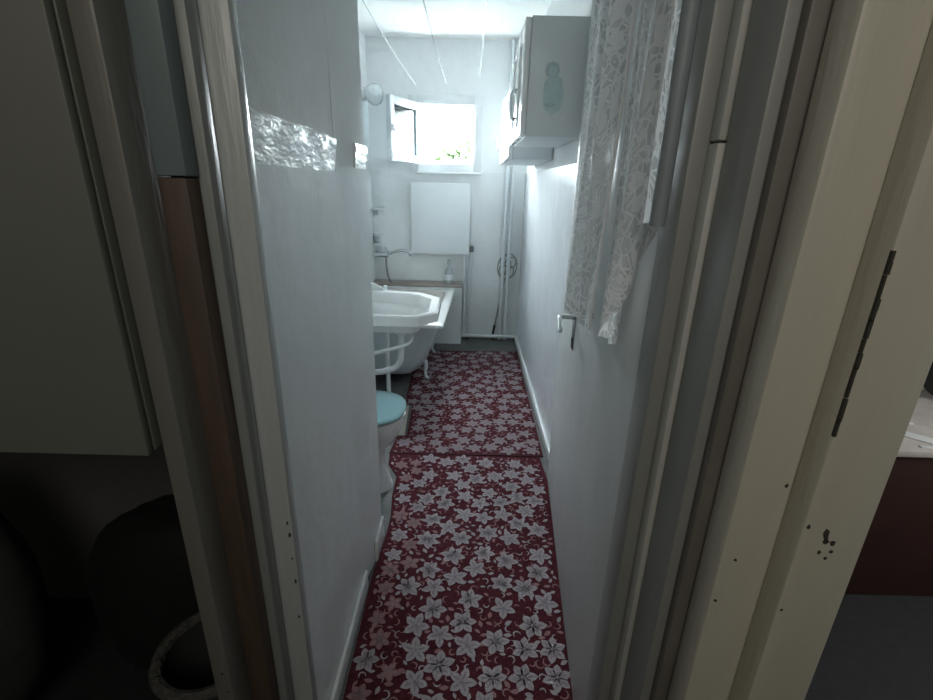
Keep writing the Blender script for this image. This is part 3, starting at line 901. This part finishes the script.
# ------------------------------------------------------------ hall, left: hung cupboard, bags, basket
hc = thing('hall_cupboard', 'dull cream hanging cupboard left of the doorway', 'cupboard', (-.8, .62, 1.0))
mb = MB(); mb.box(-1.5, -.478, .63, 1.23, 1.0, 2.35, bevel=.003); mb.build('body', M_cup, hc)
mb = MB(); mb.box(-1.5, -.480, .615, .629, .998, 2.35, bevel=.003); mb.build('cupboard_door', M_cup, hc)
def blob(c, r, amp, seed, n=26, mm=18, flat=1.0):
    rnd = random.Random(seed)
    ph = [rnd.uniform(0, 6.28) for _ in range(8)]
    rings = []
    for j in range(mm + 1):
        p = math.pi * j / mm
        ring = []
        for k in range(n):
            a = 2 * math.pi * k / n
            d = 1 + amp * (math.sin(2 * a + ph[0]) * math.sin(2 * p + ph[1]) + .6 * math.sin(5 * a + ph[2] + 2 * p) + .4 * math.sin(9 * a + ph[3] - 5 * p))
            sp = max(.02, math.sin(p)) ** flat
            z = c[2] + r[2] * math.cos(p) * d
            ring.append((c[0] + r[0] * d * sp * math.cos(a), c[1] + r[1] * d * sp * math.sin(a), max(z, .002)))
        rings.append(ring)
    mb = MB(); mb.loft(list(reversed(rings)))
    return mb
def blob(c, r, amp, seed, n=26, mm=18, flat=1.0):
    rnd = random.Random(seed)
    ph = [rnd.uniform(0, 6.28) for _ in range(8)]
    rings = []
    for j in range(mm + 1):
        p = math.pi * j / mm
        ring = []
        for k in range(n):
            a = 2 * math.pi * k / n
            d = 1 + amp * (math.sin(2 * a + ph[0]) * math.sin(2 * p + ph[1]) + .6 * math.sin(5 * a + ph[2] + 2 * p) + .4 * math.sin(9 * a + ph[3] - 5 * p))
            sp = max(.02, math.sin(p)) ** flat
            z = c[2] + r[2] * math.cos(p) * d
            ring.append((c[0] + r[0] * d * sp * math.cos(a), c[1] + r[1] * d * sp * math.sin(a), max(z, .002)))
        rings.append(ring)
    mb = MB(); mb.loft(list(reversed(rings)))
    return mb
tag(blob((-.775, 1.08, .24), (.315, .145, .29), .025, 3, flat=.55).build('rubbish_bag', M_bag, angle=180), 'bulging black plastic bag under the hanging cupboard', 'bag')
tag(blob((-1.235, .86, .40), (.20, .14, .36), .05, 5).build('cloth_bundle', M_gbag, angle=180), 'dark grey cloth bundle at the left edge under the cupboard', 'bundle')
bk = thing('basket', 'grey woven basket on the dark floor beside the left jamb', 'basket', (-.60, .72, 0))
BCx, BCy = -.585, .805
mb = MB(); mb.lathe([(.075, .002), (.085, .01), (.10, .18), (.115, .345), (.10, .345), (.088, .18), (.08, .02), (.01, .02)], (BCx, BCy, 0), n=32); mb.build('weave', [M_basketin], bk)
mb = MB(); mb.tube([(BCx + .112 * math.cos(2 * math.pi * k / 36), BCy + .112 * math.sin(2 * math.pi * k / 36), .35) for k in range(36)], .014, n=8, closed=True); mb.build('woven_rim', M_basket, bk)

# ------------------------------------------------------------ hall, right: low chest with papers
ch = thing('low_chest', 'low dark red chest with a pale top at the right edge', 'chest', (1.7, 1.6, 0))
mb = MB(); mb.box(1.1, 2.5, 1.35, 1.85, .0, .595, bevel=.004); mb.build('body', M_chest, ch)
mb = MB(); mb.box(1.09, 2.51, 1.335, 1.86, .596, .62, bevel=.005); mb.build('top', M_chesttop, ch)
for i, (x, y, a, sx, sy, lab) in enumerate(((1.56, 1.42, .75, .13, .05, 'white folded leaflet on the pale chest top, largest of the papers'), (1.60, 1.54, .7, .06, .02, 'small white paper strip farther back on the chest top'), (1.53, 1.36, .15, .05, .012, 'narrow white strip along the front edge of the chest top'))):
    mb = MB(); mb.box(-sx / 2, sx / 2, -sy / 2, sy / 2, 0, .004, bevel=.001)
    tag(mb.build('leaflet', M_paper, M=Matrix.Translation((x, y, .6205)) @ Matrix.Rotation(-a, 4, 'Z')), lab, 'paper', 'papers on the chest')
tag(blob((1.955, 1.76, .738), (.10, .07, .108), .04, 9).build('dark_bundle', M_gbag, angle=180), 'dark bundle standing on the back of the chest', 'bundle')
